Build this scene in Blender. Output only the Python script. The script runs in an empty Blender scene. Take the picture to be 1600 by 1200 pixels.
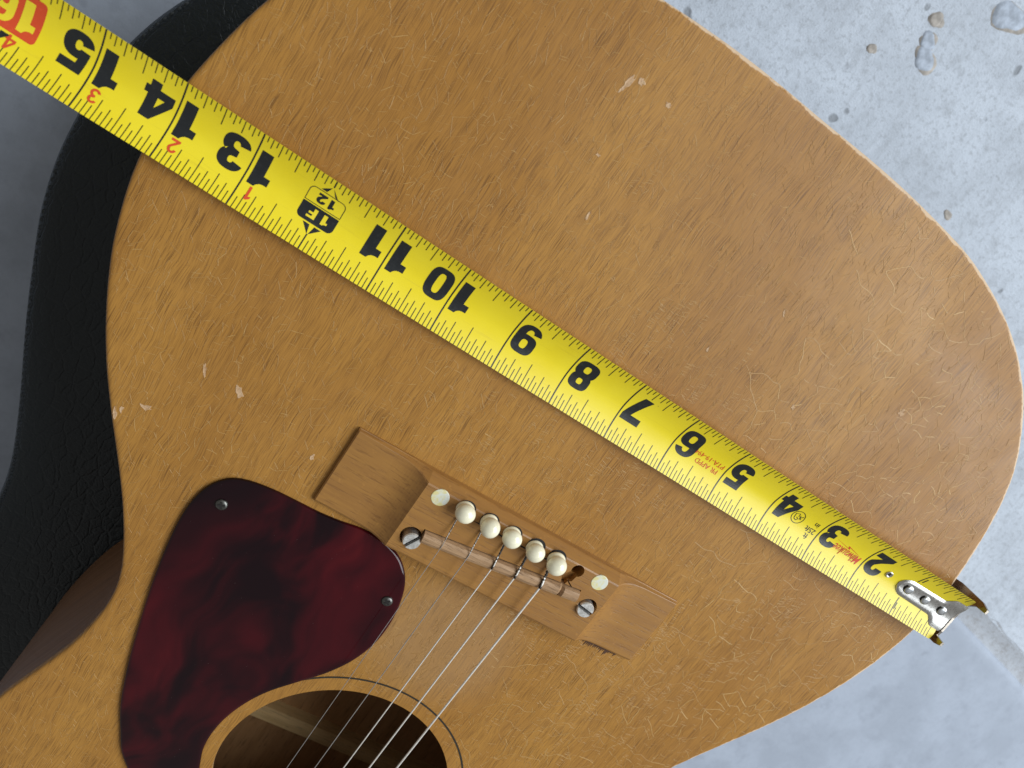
import bpy, bmesh, math, random
import numpy as np
from mathutils import Vector, Matrix

scene = bpy.context.scene
I = 0.0254          # one inch in metres
Z0 = 9.0            # height of the guitar's top above the floor, inches

# ------------------------------------------------------------------ camera
R = [[0.8240960527988576, 0.5576852720625057, 0.09926143806086876],
     [0.49704244681985627, -0.7959779874978996, 0.34549652600008013],
     [0.271688243802843, -0.23538517528375202, -0.9331555697931424]]
CAM = (-4.420836350877158, 4.923067183564248, 10.121033431108911)
cd = bpy.data.cameras.new('camera')
cam = bpy.data.objects.new('camera', cd)
scene.collection.objects.link(cam)
cd.sensor_width = 36.0
cd.lens = 36.0 * 1184.136 / 1600.0
cd.clip_start = 0.01
cd.clip_end = 50.0
m = Matrix(((R[0][0], -R[1][0], -R[2][0], CAM[0] * I),
            (R[0][1], -R[1][1], -R[2][1], CAM[1] * I),
            (R[0][2], -R[1][2], -R[2][2], (CAM[2] + Z0) * I),
            (0, 0, 0, 1)))
cam.matrix_world = m
cd.dof.use_dof = True
cd.dof.focus_distance = 11.7 * I
cd.dof.aperture_fstop = 16.0
scene.camera = cam

# ------------------------------------------------------------------ light
world = bpy.data.worlds.new('World')
scene.world = world
world.use_nodes = True
bg = world.node_tree.nodes['Background']
bg.inputs['Color'].default_value = (1.0, 0.98, 0.94, 1)
bg.inputs['Strength'].default_value = 0.235

def area(name, loc, target, sx, sy, power, color):
    d = bpy.data.lights.new(name, 'AREA')
    d.shape = 'RECTANGLE'; d.size = sx; d.size_y = sy
    d.energy = power; d.color = color
    o = bpy.data.objects.new(name, d)
    scene.collection.objects.link(o)
    o.location = loc
    o.rotation_euler = (Vector(target) - Vector(loc)).to_track_quat('-Z', 'Y').to_euler()
    return o

area('daylight_from_doorway', (2.1, 1.15, 2.25), (0.05, 0.0, 0.2), 3.0, 2.2, 146, (0.90, 0.96, 1.0))

scene.view_settings.view_transform = 'Standard'
scene.view_settings.look = 'None'
scene.view_settings.exposure = 0.0
scene.view_settings.gamma = 1.0
scene.view_settings.use_curve_mapping = False

# ------------------------------------------------------------------ helpers
def P3(x, y, z=0.0):
    return (x * I, y * I, (z + Z0) * I)

def link(o, parent=None):
    scene.collection.objects.link(o)
    if parent is not None:
        o.parent = parent
        # parts keep world coordinates: undo the parents' offsets
        off = Vector((0, 0, 0)); q = parent
        while q is not None:
            off += q.location; q = q.parent
        o.location = Vector(o.location) - off
    return o

def empty(name, x, y, z):
    o = bpy.data.objects.new(name, None)
    scene.collection.objects.link(o)
    o.location = P3(x, y, z)
    o.empty_display_size = 0.02
    return o

def mesh(name, verts, faces, mat=None, parent=None, smooth=False, inches=True, loc=(0, 0, 0)):
    me = bpy.data.meshes.new(name)
    me.from_pydata([P3(*v) if inches else v for v in verts], [], faces)
    bm = bmesh.new(); bm.from_mesh(me)
    bmesh.ops.recalc_face_normals(bm, faces=bm.faces)
    bm.to_mesh(me); bm.free()
    if smooth:
        for p in me.polygons: p.use_smooth = True
    if mat: me.materials.append(mat)
    o = bpy.data.objects.new(name, me)
    o.location = loc
    return link(o, parent)

def place(name, me, x, y, z, parent, rot=(0, 0, 0)):
    o = bpy.data.objects.new(name, me)
    o.location = P3(x, y, z)
    o.rotation_euler = rot
    return link(o, parent)

def raw(name, verts, faces, mat, smooth=True):
    """mesh data around its own origin, inches"""
    me = bpy.data.meshes.new(name)
    me.from_pydata([(v[0] * I, v[1] * I, v[2] * I) for v in verts], [], faces)
    bm = bmesh.new(); bm.from_mesh(me)
    bmesh.ops.recalc_face_normals(bm, faces=bm.faces)
    bm.to_mesh(me); bm.free()
    for p in me.polygons: p.use_smooth = smooth
    me.materials.append(mat)
    return me

def lathe(prof, n=28):
    v = []; f = []
    for r, z in prof:
        for k in range(n):
            a = 2 * math.pi * k / n
            v.append((r * math.cos(a), r * math.sin(a), z))
    for i in range(len(prof) - 1):
        for k in range(n):
            a = i * n + k; b = i * n + (k + 1) % n
            f.append((a, b, b + n, a + n))
    f.append(tuple(range(n))); f.append(tuple(range((len(prof) - 1) * n, len(prof) * n)))
    return v, f

def catmull(pts, n=8, closed=True):
    out = []; N = len(pts)
    rng = N if closed else N - 1
    for i in range(rng):
        if closed:
            p0, p1, p2, p3 = (pts[(i + k - 1) % N] for k in range(4))
        else:
            p0, p1, p2, p3 = (pts[min(max(i + k - 1, 0), N - 1)] for k in range(4))
        for j in range(n):
            t = j / n
            out.append(tuple(0.5 * (2 * p1[d] + (p2[d] - p0[d]) * t + (2 * p0[d] - 5 * p1[d] + 4 * p2[d] - p3[d]) * t * t
                             + (3 * p1[d] - p0[d] - 3 * p2[d] + p3[d]) * t ** 3) for d in range(len(p1))))
    if not closed: out.append(tuple(pts[-1]))
    return out

def resample(pts, step, closed=True):
    P = np.array(list(pts) + ([pts[0]] if closed else []), float)
    d = np.r_[0, np.cumsum(np.hypot(*np.diff(P, axis=0).T))]
    n = max(8, int(round(d[-1] / step)))
    s = np.linspace(0, d[-1], n + (0 if closed else 1), endpoint=not closed)
    return [(float(np.interp(t, d, P[:, 0])), float(np.interp(t, d, P[:, 1]))) for t in s]

def offset(poly, d):
    """outline moved inwards by d (counter-clockwise outline)"""
    n = len(poly); out = []
    for i in range(n):
        ax, ay = poly[i - 1]; bx, by = poly[(i + 1) % n]
        tx, ty = bx - ax, by - ay
        l = math.hypot(tx, ty) or 1
        out.append((poly[i][0] - ty / l * d, poly[i][1] + tx / l * d))
    return out

def ccw(poly):
    a = sum(poly[i - 1][0] * poly[i][1] - poly[i][0] * poly[i - 1][1] for i in range(len(poly)))
    return poly if a > 0 else poly[::-1]

def bool_cut(o, cutters):
    for c in cutters:
        md = o.modifiers.new('cut', 'BOOLEAN'); md.object = c; md.operation = 'DIFFERENCE'; md.solver = 'EXACT'
    dg = bpy.context.evaluated_depsgraph_get()
    bpy.context.view_layer.update()
    me = bpy.data.meshes.new_from_object(o.evaluated_get(dg))
    o.modifiers.clear(); o.data = me
    for c in cutters: bpy.data.objects.remove(c)

def tube(path, r, n=8):
    """verts, faces of a tube along 3-D points"""
    v = []; f = []
    P = [Vector(p) for p in path]
    rr = r if isinstance(r, (list, tuple)) else [r] * len(P)
    for i, p in enumerate(P):
        t = (P[min(i + 1, len(P) - 1)] - P[max(i - 1, 0)]).normalized()
        a = t.cross(Vector((0, 0, 1)))
        if a.length < 1e-4: a = Vector((1, 0, 0))
        a.normalize(); b = a.cross(t)
        for k in range(n):
            w = 2 * math.pi * k / n
            v.append(tuple(p + (a * math.cos(w) + b * math.sin(w)) * rr[i]))
    for i in range(len(P) - 1):
        for k in range(n):
            f.append((i * n + k, i * n + (k + 1) % n, (i + 1) * n + (k + 1) % n, (i + 1) * n + k))
    f.append(tuple(range(n))); f.append(tuple(range((len(P) - 1) * n, len(P) * n)))
    return v, f

# ------------------------------------------------------------------ materials
class NT:
    def __init__(s, name):
        s.m = bpy.data.materials.new(name); s.m.use_nodes = True
        s.t = s.m.node_tree; s.b = s.t.nodes['Principled BSDF']
    def n(s, typ, **kw):
        nd = s.t.nodes.new(typ)
        for k, v in kw.items():
            if k.startswith('_'):
                continue
            setattr(nd, k, v)
        return nd
    def l(s, a, b): s.t.links.new(a, b)
    def put(s, sock, v):
        if hasattr(v, 'is_linked') or hasattr(v, 'links'): s.l(v, sock)
        else: sock.default_value = v
    def coords(s, sc=(1, 1, 1), loc=(0, 0, 0), rot=(0, 0, 0)):
        """object coordinates in inches, scaled"""
        tc = s.n('ShaderNodeTexCoord'); mp = s.n('ShaderNodeMapping')
        mp.inputs['Scale'].default_value = tuple(c / I for c in sc)
        mp.inputs['Location'].default_value = loc
        mp.inputs['Rotation'].default_value = rot
        s.l(tc.outputs['Object'], mp.inputs['Vector'])
        return mp.outputs['Vector']
    def noise(s, vec, scale=1.0, detail=3.0, rough=0.55, dist=0.0, col=False):
        nd = s.n('ShaderNodeTexNoise')
        nd.inputs['Scale'].default_value = scale; nd.inputs['Detail'].default_value = detail
        nd.inputs['Roughness'].default_value = rough; nd.inputs['Distortion'].default_value = dist
        s.l(vec, nd.inputs['Vector'])
        return nd.outputs['Color' if col else 'Fac']
    def voro(s, vec, scale=1.0, feature='DISTANCE_TO_EDGE', rnd=1.0):
        nd = s.n('ShaderNodeTexVoronoi'); nd.feature = feature
        nd.inputs['Scale'].default_value = scale; nd.inputs['Randomness'].default_value = rnd
        s.l(vec, nd.inputs['Vector'])
        return nd.outputs['Distance']
    def ramp(s, fac, a, b, lo=0.0, hi=1.0):
        nd = s.n('ShaderNodeMapRange'); nd.interpolation_type = 'SMOOTHSTEP'
        s.l(fac, nd.inputs['Value'])
        nd.inputs['From Min'].default_value = a; nd.inputs['From Max'].default_value = b
        nd.inputs['To Min'].default_value = lo; nd.inputs['To Max'].default_value = hi
        return nd.outputs['Result']
    def math(s, op, a, b=0.0, c=None):
        nd = s.n('ShaderNodeMath', operation=op)
        s.put(nd.inputs[0], a); s.put(nd.inputs[1], b)
        if c is not None: s.put(nd.inputs[2], c)
        return nd.outputs[0]
    def vadd(s, vec, col, amt):
        a = s.n('ShaderNodeVectorMath', operation='SUBTRACT'); s.l(col, a.inputs[0]); a.inputs[1].default_value = (.5, .5, .5)
        b = s.n('ShaderNodeVectorMath', operation='SCALE'); s.l(a.outputs[0], b.inputs[0]); b.inputs['Scale'].default_value = amt
        c = s.n('ShaderNodeVectorMath', operation='ADD'); s.l(vec, c.inputs[0]); s.l(b.outputs[0], c.inputs[1])
        return c.outputs[0]
    def mix(s, fac, a, b, blend='MIX'):
        nd = s.n('ShaderNodeMix', data_type='RGBA', blend_type=blend)
        s.put(nd.inputs[0], fac)
        for sock, v in ((nd.inputs[6], a), (nd.inputs[7], b)):
            if isinstance(v, tuple): sock.default_value = v if len(v) == 4 else (*v, 1)
            else: s.l(v, sock)
        return nd.outputs[2]
    def bump(s, h, strength=0.3, dist=0.01, normal=None):
        nd = s.n('ShaderNodeBump'); nd.inputs['Strength'].default_value = strength
        nd.inputs['Distance'].default_value = dist * I
        s.l(h, nd.inputs['Height'])
        if normal is not None: s.l(normal, nd.inputs['Normal'])
        return nd.outputs['Normal']
    def out(s, color=None, rough=None, normal=None, metallic=None, **kw):
        if color is not None:
            if isinstance(color, tuple): s.b.inputs['Base Color'].default_value = (*color[:3], 1)
            else: s.l(color, s.b.inputs['Base Color'])
        if rough is not None: s.put(s.b.inputs['Roughness'], rough)
        if metallic is not None: s.put(s.b.inputs['Metallic'], metallic)
        if normal is not None: s.l(normal, s.b.inputs['Normal'])
        for k, v in kw.items(): s.put(s.b.inputs[k.replace('_', ' ')], v)
        return s.m

CHIPS = [(-4.62, .26, .05, .13, .5), (-2.50, 6.50, .035, .16, -.2), (-2.36, 6.62, .05, .05, 0), (-1.9, 6.6, .05, .04, .3),
         (-5.90, -.88, .03, .09, .35), (-5.84, -.80, .03, .05, .1), (-5.58, -.60, .10, .05, .3), (-5.16, .30, .025, .10, .35),
         (.64, 4.33, .02, .05, .2), (-3.30, -.10, .03, .05, 0), (3.89, 5.16, .05, .06, .4), (-1.95, 4.9, .02, .08, 0),
         (2.35, 4.32, .04, .04, 0), (-2.3, 5.6, .04, .02, 0), (1.25, 5.35, .02, .06, .5)]

def wood_top():
    s = NT('crackled_honey_finish')
    v = s.coords()
    # broad tone
    g1 = s.noise(s.coords((.55, .10, 1)), 1.0, 4, .6)
    col = s.mix(s.ramp(g1, .38, .62), (.440, .217, .045), (.375, .176, .035))
    g2 = s.noise(s.coords((9, .5, 1), (3, 7, 0)), 1.0, 3, .6)
    col = s.mix(s.math('MULTIPLY', s.ramp(g2, .42, .72), .22), col, (.245, .108, .022))
    # open pores: short dark dashes along the grain
    nlow = s.noise(v, .9, 2, .6, col=True)
    sp = s.n('ShaderNodeSeparateXYZ'); s.l(nlow, sp.inputs[0])
    pm = s.ramp(sp.outputs['X'], .38, .62, .55, 1.0)
    wv = s.vadd(v, nlow, .16)
    mp = s.n('ShaderNodeMapping'); s.l(wv, mp.inputs['Vector']); mp.inputs['Scale'].default_value = (98, 1.7, 1)
    po = s.noise(mp.outputs['Vector'], 1.0, 1.5, .5)
    pores = s.math('MULTIPLY', s.ramp(po, .565, .640), pm)
    col = s.mix(s.math('MULTIPLY', pores, .60), col, (.085, .036, .012))
    mp2 = s.n('ShaderNodeMapping'); s.l(wv, mp2.inputs['Vector']); mp2.inputs['Scale'].default_value = (125, 2.6, 1)
    po2 = s.ramp(s.noise(mp2.outputs['Vector'], 1.0, 1, .5), .51, .61)
    col = s.mix(s.math('MULTIPLY', po2, .40), col, (.150, .062, .016))
    # finish worn thin where the strings are played
    sxw = s.n('ShaderNodeMapping', vector_type='TEXTURE'); s.l(wv, sxw.inputs['Vector'])
    sxw.inputs['Location'].default_value = (.1, -1.9, 0); sxw.inputs['Scale'].default_value = (1.7, 1.7, 30)
    lw = s.n('ShaderNodeVectorMath', operation='LENGTH'); s.l(sxw.outputs['Vector'], lw.inputs[0])
    col = s.mix(s.ramp(lw.outputs['Value'], .45, 1.0, .38, 0.0), col, (.42, .27, .145))
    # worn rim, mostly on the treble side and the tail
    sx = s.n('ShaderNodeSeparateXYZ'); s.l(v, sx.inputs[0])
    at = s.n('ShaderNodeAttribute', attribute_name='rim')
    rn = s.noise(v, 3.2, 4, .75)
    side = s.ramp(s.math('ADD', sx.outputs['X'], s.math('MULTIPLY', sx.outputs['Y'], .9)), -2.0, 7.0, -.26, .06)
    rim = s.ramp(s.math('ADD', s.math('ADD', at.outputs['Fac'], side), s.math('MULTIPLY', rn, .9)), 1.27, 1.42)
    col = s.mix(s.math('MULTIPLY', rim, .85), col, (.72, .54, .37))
    # dirt specks
    ds = s.ramp(s.voro(v, 2.3, 'F1'), .010, .018, 1, 0)
    col = s.mix(s.math('MULTIPLY', ds, .8), col, (.03, .02, .012))
    n1 = s.bump(s.math('MULTIPLY', po, -1.0), .22, .012)
    rg = s.ramp(sp.outputs['Y'], .3, .7, .38, .50)
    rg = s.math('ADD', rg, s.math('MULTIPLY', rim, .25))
    s.b.inputs['Specular IOR Level'].default_value = .36
    return s.out(col, rg, n1)

def crack_mat():
    s = NT('raised_lacquer_cracks')
    at = s.n('ShaderNodeAttribute', attribute_name='tone')
    col = s.mix(at.outputs['Fac'], (.36, .180, .044), (.60, .390, .155))
    s.out(col, .42)
    return s.m

def wood_plain(name, c1, c2, pore, rough=.5, sc=(1, 1, 1), bstr=.25, coat=0.0):
    s = NT(name)
    g = s.noise(s.coords(sc), 1.0, 5, .62, .4)
    col = s.mix(s.ramp(g, .3, .7), c1, c2)
    p = s.noise(s.coords(tuple(k * 5 for k in sc), (4, 2, 1)), 1.0, 3, .6)
    pm = s.ramp(p, .54, .68)
    col = s.mix(s.math('MULTIPLY', pm, .6), col, pore)
    sc2 = s.ramp(s.noise(s.coords((9, 9, 9)), 1, 4, .7), .60, .74)
    col = s.mix(s.math('MULTIPLY', sc2, .25), col, tuple(min(1, c * 1.8) for c in c1))
    nrm = s.bump(s.math('SUBTRACT', s.math('MULTIPLY', g, .3), s.math('MULTIPLY', pm, .6)), bstr, .008)
    s.out(col, s.ramp(g, .3, .7, rough - .06, rough + .06), nrm)
    s.b.inputs['Coat Weight'].default_value = coat
    return s.m

def simple(name, c, rough=.4, metal=0.0, noise_amt=.12, nscale=20, coat=0.0, bump=0.0):
    s = NT(name)
    v = s.coords()
    n = s.noise(v, nscale, 4, .6)
    col = s.mix(s.ramp(n, .3, .75), tuple(k * (1 - noise_amt) for k in c), tuple(min(1, k * (1 + noise_amt)) for k in c))
    nrm = s.bump(n, bump, .006) if bump else None
    s.out(col, s.ramp(n, .3, .7, max(.02, rough - .05), rough + .07), nrm, metal)
    s.b.inputs['Coat Weight'].default_value = coat
    return s.m

M = {}
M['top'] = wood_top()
M['cracks'] = crack_mat()
M['side'] = wood_plain('dark_mahogany_side', (.230, .105, .042), (.165, .074, .030), (.07, .032, .014), .45, (.3, .3, 9), .12, 0.0)
M['inside'] = wood_plain('bare_inside_wood', (.48, .265, .115), (.38, .20, .08), (.18, .09, .035), .75, (5, .5, 5), .3)
M['brace'] = wood_plain('spruce_brace', (.66, .46, .22), (.56, .37, .16), (.3, .2, .1), .7, (.6, 8, 8), .2)
M['rim_wood'] = wood_plain('raw_soundhole_rim', (.42, .25, .10), (.30, .16, .06), (.62, .45, .24), .6, (6, 6, 6), .3)
M['bridge'] = wood_plain('worn_bridge_wood', (.365, .178, .044), (.295, .137, .034), (.19, .083, .022), .42, (.45, 6.5, 3), .35, .05)
M['saddle'] = wood_plain('dry_rosewood_saddle', (.43, .265, .140), (.31, .180, .090), (.085, .042, .022), .62, (.8, 16, 10), .5)
M['chip'] = wood_plain('bare_chipped_wood', (.60, .41, .24), (.50, .31, .17), (.33, .18, .09), .7, (14, 5, 5), .5)
M['torn'] = wood_plain('dark_torn_wood', (.10, .042, .020), (.07, .03, .015), (.03, .015, .01), .8, (20, 4, 4), .5)
M['ring'] = simple('dark_rosette_line', (.028, .022, .014), .5)
M['pin'] = simple('aged_ivory_plastic', (.90, .85, .64), .24, 0, .10, 7, .3)
M['nickel'] = simple('worn_nickel', (.84, .83, .80), .38, .85, .12, 25, 0, .15)
M['hook_steel'] = simple('brushed_hook_steel', (.64, .63, .61), .31, 1.0, .05, 30)
M['dark_steel'] = simple('dark_steel_edge', (.33, .29, .25), .30, 1.0, .15, 20)
M['rivet'] = simple('rivet_steel', (.58, .60, .62), .36, 1.0, .08, 30)
M['screw'] = simple('dull_pickguard_screw', (.16, .16, .15), .38, 1.0, .2, 30)
M['black_gap'] = simple('dark_gap', (.012, .010, .009), .8)
M['plain_string'] = simple('steel_string', (.58, .57, .55), .35, .8, .1, 40)
M['wound_string'] = simple('wound_nickel_string', (.92, .88, .82), .42, .50, .1, 40)
M['string_wrap'] = simple('tarnished_wrap', (.055, .046, .040), .45, .7, .5, 60, 0, .4)
M['fingerboard'] = wood_plain('rosewood_fingerboard', (.06, .03, .02), (.04, .02, .012), (.015, .008, .005), .5, (6, .5, 2))

def pearl():
    s = NT('pearloid_dot')
    v = s.coords()
    n = s.noise(v, 5, 3, .6, .8)
    s.out(s.mix(s.ramp(n, .38, .62), (.72, .74, .66), (.74, .66, .30)), .30)
    return s.m
M['pearl'] = pearl()

def tortoise():
    s = NT('dark_red_tortoise_plastic')
    v = s.coords((1, 1, 1), (2.2, 1.4, 0))
    w = s.vadd(v, s.noise(v, .45, 2, .45, col=True), 2.2)
    mp = s.n('ShaderNodeMapping'); s.l(w, mp.inputs['Vector'])
    mp.inputs['Rotation'].default_value = (0, 0, .5); mp.inputs['Scale'].default_value = (1.0, .42, 1)
    n = s.noise(mp.outputs['Vector'], .95, 3, .5, .5)
    a = s.ramp(n, .36, .68)
    col = s.mix(a, (.0075, .0014, .0034), (.056, .0026, .0060))
    b = s.ramp(n, .60, .80)
    col = s.mix(b, col, (.100, .0065, .0085))
    sc = s.ramp(s.noise(s.coords((40, 40, 40)), 1, 2, .5), .77, .80)
    col = s.mix(s.math('MULTIPLY', sc, .35), col, (.35, .30, .28))
    rg = s.ramp(s.noise(v, 2.5, 5, .7), .35, .7, .05, .12)
    s.out(col, rg, s.bump(s.noise(v, .8, 2, .5), .12, .03))
    s.b.inputs['Specular IOR Level'].default_value = .36
    return s.m
M['tortoise'] = tortoise()

def tape_yellow():
    s = NT('yellow_tape_lacquer')
    v = s.coords()
    n = s.noise(v, 1.2, 3, .6)
    col = s.mix(s.ramp(n, .3, .7), (.83, .66, .016), (.86, .70, .026))
    sc = s.noise(s.coords((1.2, 26, 26)), 1, 3, .6)
    col = s.mix(s.math('MULTIPLY', s.ramp(sc, .60, .74), .30), col, (.62, .47, .02))
    sp = s.ramp(s.voro(v, 2.1, 'F1'), .012, .022, 1, 0)
    col = s.mix(s.math('MULTIPLY', sp, .6), col, (.10, .07, .02))
    rg = s.math('MULTIPLY_ADD', sc, .12, .28)
    s.out(col, rg, s.bump(sc, .06, .004))
    return s.m
M['yellow'] = tape_yellow()

def ink(name, c):
    s = NT(name)
    v = s.coords()
    n = s.noise(v, 14, 4, .65)
    col = s.mix(s.ramp(n, .55, .8), c, tuple(min(1, k * 1.25 + .012) for k in c))
    s.out(col, s.ramp(n, .3, .7, .30, .42))
    return s.m
M['ink'] = ink('black_print', (.014, .016, .018))
M['thin_ink'] = ink('black_line_print', (.030, .028, .010))
M['red'] = ink('red_print', (.66, .075, .022))
M['yellow_print'] = ink('yellow_print', (.83, .66, .03))

def leather():
    s = NT('black_grained_leatherette')
    v = s.coords()
    w = s.vadd(v, s.noise(v, 2.0, 3, .5, col=True), .30)
    mp = s.n('ShaderNodeMapping'); s.l(w, mp.inputs['Vector']); mp.inputs['Scale'].default_value = (1, .55, 1); mp.inputs['Rotation'].default_value = (0, 0, .5)
    d = s.voro(mp.outputs['Vector'], 4.6)
    d2 = s.voro(w, 11.0)
    h = s.math('ADD', s.ramp(d, 0, .12), s.math('MULTIPLY', s.ramp(d2, 0, .2), .45))
    h = s.math('ADD', h, s.math('MULTIPLY', s.noise(v, 28, 3, .6), .35))
    dust = s.ramp(s.noise(s.coords((20, 20, 20)), 1, 3, .6), .66, .78)
    col = s.mix(s.math('MULTIPLY', dust, .3), (.0040, .0090, .0125), (.034, .046, .052))
    s.out(col, .46, s.bump(h, .50, .016))
    s.b.inputs['Specular IOR Level'].default_value = .45
    return s.m
M['leather'] = leather()
M['piping'] = simple('dark_thread', (.022, .028, .032), .6, 0, .3, 30, 0, .4)

def concrete(name, base, dark, pits, brush):
    s = NT(name)
    v = s.coords()
    n1 = s.noise(v, .45, 5, .66)
    n2 = s.noise(v, 1.6, 5, .68)
    n3 = s.noise(v, 7., 3, .75)
    col = s.mix(s.ramp(n1, .36, .64), base, tuple(k * .86 for k in base))
    col = s.mix(s.math('MULTIPLY', s.ramp(n2, .50, .72), .55), col, dark)
    col = s.mix(s.math('MULTIPLY', s.ramp(n3, .50, .66), .62 * pits), col, dark)
    st = s.noise(s.coords((1.1, .16, 1), (0, 0, 0), (0, 0, -1.35)), 2.2, 4, .65)
    col = s.mix(s.math('MULTIPLY', s.ramp(st, .5, .7), .35 * brush), col, dark)
    d = s.voro(s.vadd(v, s.noise(v, 2, 2, .5, col=True), .35), 1.25, 'F1')
    pt = s.ramp(d, .07, .17, 1, 0)
    pk = s.ramp(s.noise(v, .7, 2, .5), .5, .6)
    pt = s.math('MULTIPLY', s.math('MULTIPLY', pt, pk), pits)
    col = s.mix(s.math('MULTIPLY', pt, .75), col, tuple(k * .55 for k in dark))
    n4 = s.noise(v, 20., 2, .7)
    col = s.mix(s.math('MULTIPLY', s.ramp(n4, .52, .70), .45 * max(pits, .25)), col, dark)
    h = s.math('SUBTRACT', s.math('MULTIPLY', s.math('ADD', n3, n4), .5), pt)
    s.out(col, .78, s.bump(h, .5 * max(pits, .3), .05))
    return s.m
M['concrete'] = concrete('pitted_concrete', (.530, .585, .668), (.325, .352, .392), 1.0, 1.0)
M['concrete_smooth'] = concrete('smooth_concrete', (.395, .445, .535), (.29, .325, .395), .3, .4)
M['groove'] = concrete('dirty_joint', (.42, .45, .50), (.25, .24, .24), 1.0, .3)
M['stone'] = simple('exposed_stone', (.38, .43, .51), .8, 0, .30, 4, 0, .3)
M['stone_rim'] = simple('rusty_stone_bed', (.37, .34, .31), .85, 0, .3, 5, 0, .3)

# ------------------------------------------------------------------ floor
def line_y(x): return 1.14 - (x - 18.0) * .194      # joint between the two slabs
XA, XB, YA, YB = -120, 120, -120, 120
fz = -Z0
fl = mesh('floor', [(XA, line_y(XA) + .75, fz), (XB, line_y(XB) + .75, fz), (XB, YB, fz), (XA, YB, fz)], [(0, 1, 2, 3)], M['concrete'])
fl['kind'] = 'structure'; fl['label'] = 'pale bluish pitted concrete floor right of the guitar'
prof = [(-1.0, .10), (-.45, .11), (-.22, .105), (-.06, .075), (.02, .0), (.03, -.12)]
vs = []; fs = []
nx = 40
for i in range(nx + 1):
    x = XA + (XB - XA) * i / nx
    vs.append((x, YA, fz + .10))
    for dy, dz in prof: vs.append((x, line_y(x) + dy, fz + dz))
k = len(prof) + 1
for i in range(nx):
    for j in range(k - 1):
        fs.append((i * k + j, (i + 1) * k + j, (i + 1) * k + j + 1, i * k + j + 1))
f2 = mesh('floor_slab', vs, fs, M['concrete_smooth'], smooth=True)
f2['kind'] = 'structure'; f2['label'] = 'smooth grey-blue concrete slab with rounded edge, lower right'
vs = []; fs = []
rnd = random.Random(3)
NG = 600
for i in range(NG + 1):
    x = XA + (XB - XA) * i / NG
    y = line_y(x)
    vs += [(x, y + .0, fz - .06), (x, y + .25, fz - .10 + rnd.uniform(-.03, .03)), (x, y + .5, fz - .08 + rnd.uniform(-.03, .03)), (x, y + .8 + rnd.uniform(-.05, .15), fz + .012)]
for i in range(NG):
    for j in range(3): fs.append((i * 4 + j, i * 4 + 4 + j, i * 4 + 5 + j, i * 4 + 1 + j))
gj = mesh('floor_joint', vs, fs, M['groove'], smooth=True)
gj['kind'] = 'structure'; gj['label'] = 'dirty joint between the two concrete slabs'

rs = random.Random(11)
def blob(n, rx, ry, h, rim):
    v = [(0, 0, h)]; f = []
    ph_ = rs.uniform(0, 6); rad = [1 + .16 * math.sin(2 * 6.283 * q / n + ph_) + .10 * math.sin(3 * 6.283 * q / n + 2 * ph_) + rs.uniform(-.05, .05) for q in range(n)]
    for lev, (kk, hh) in enumerate(((.55, h * .9), (.9, h * .45), (1.0, -.04))):
        for q in range(n):
            a = 2 * math.pi * q / n
            v.append((rx * kk * rad[q] * math.cos(a), ry * kk * rad[q] * math.sin(a), hh))
    for q in range(n): f.append((0, 1 + q, 1 + (q + 1) % n))
    for lev in range(2):
        for q in range(n):
            a = 1 + lev * n + q; b = 1 + lev * n + (q + 1) % n
            f.append((a, a + n, b + n, b))
    return v, f
for (x, y, rx, ry) in ((5.02, 12.55, .34, .26), (4.80, 12.88, .26, .20), (6.12, 14.45, .48, .36), (4.62, 13.35, .20, .17), (3.72, 11.95, .13, .11), (14.63, 1.9, .16, .14), (15.6, 1.95, .16, .12), (8.3, 10.2, .14, .11), (10.6, 8.4, .12, .14)):
    v, f = blob(18, rx * 1.10, ry * 1.10, .005, 0)
    bed = place('stone_bed', raw('stone_bed', v, f, M['stone_rim']), x + rx * .10, y - ry * .06, fz + .003, fl)
    v, f = blob(18, rx, ry, .004, 0)
    st = place('exposed_stone', raw('exposed_stone', v, f, M['stone'] if rx > .2 else M['stone_rim']), x, y, fz + .006, fl)

# ------------------------------------------------------------------ guitar
half = [(0, 7.63), (.8, 7.635), (1.5, 7.62), (2.25, 7.57), (3.0, 7.49), (3.6, 7.35), (4.13, 7.18), (4.63, 6.96), (5.03, 6.73), (5.42, 6.45), (5.76, 6.13),
        (6.15, 5.68), (6.43, 5.23), (6.66, 4.68), (6.86, 3.98), (6.98, 3.42), (7.05, 2.85), (7.06, 2.32), (6.99, 1.75), (6.85, 1.12), (6.6, .40), (6.3, -.27),
        (5.97, -.87), (5.70, -1.32), (5.42, -1.79), (5.18, -2.23), (4.94, -2.74), (4.77, -3.2), (4.70, -3.63), (4.72, -4.09),
        (4.84, -4.72), (5.08, -5.42), (5.36, -6.17), (5.56, -7.0), (5.67, -7.8), (5.68, -8.6), (5.50, -9.4), (5.05, -10.2), (4.3, -10.85), (3.2, -11.3), (1.8, -11.52), (.8, -11.58), (0, -11.6)]
outline = half + [(-x, y) for x, y in half[-2:0:-1]]
outline = ccw(resample(catmull(outline, 6), .16))
SH = (-.02, -5.36); SR = 2.0

guitar = empty('acoustic_guitar', 0, 0, -4.15)
guitar['label'] = 'worn honey-brown acoustic guitar with crackled finish and dark red pickguard'
guitar['category'] = 'guitar'

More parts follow.
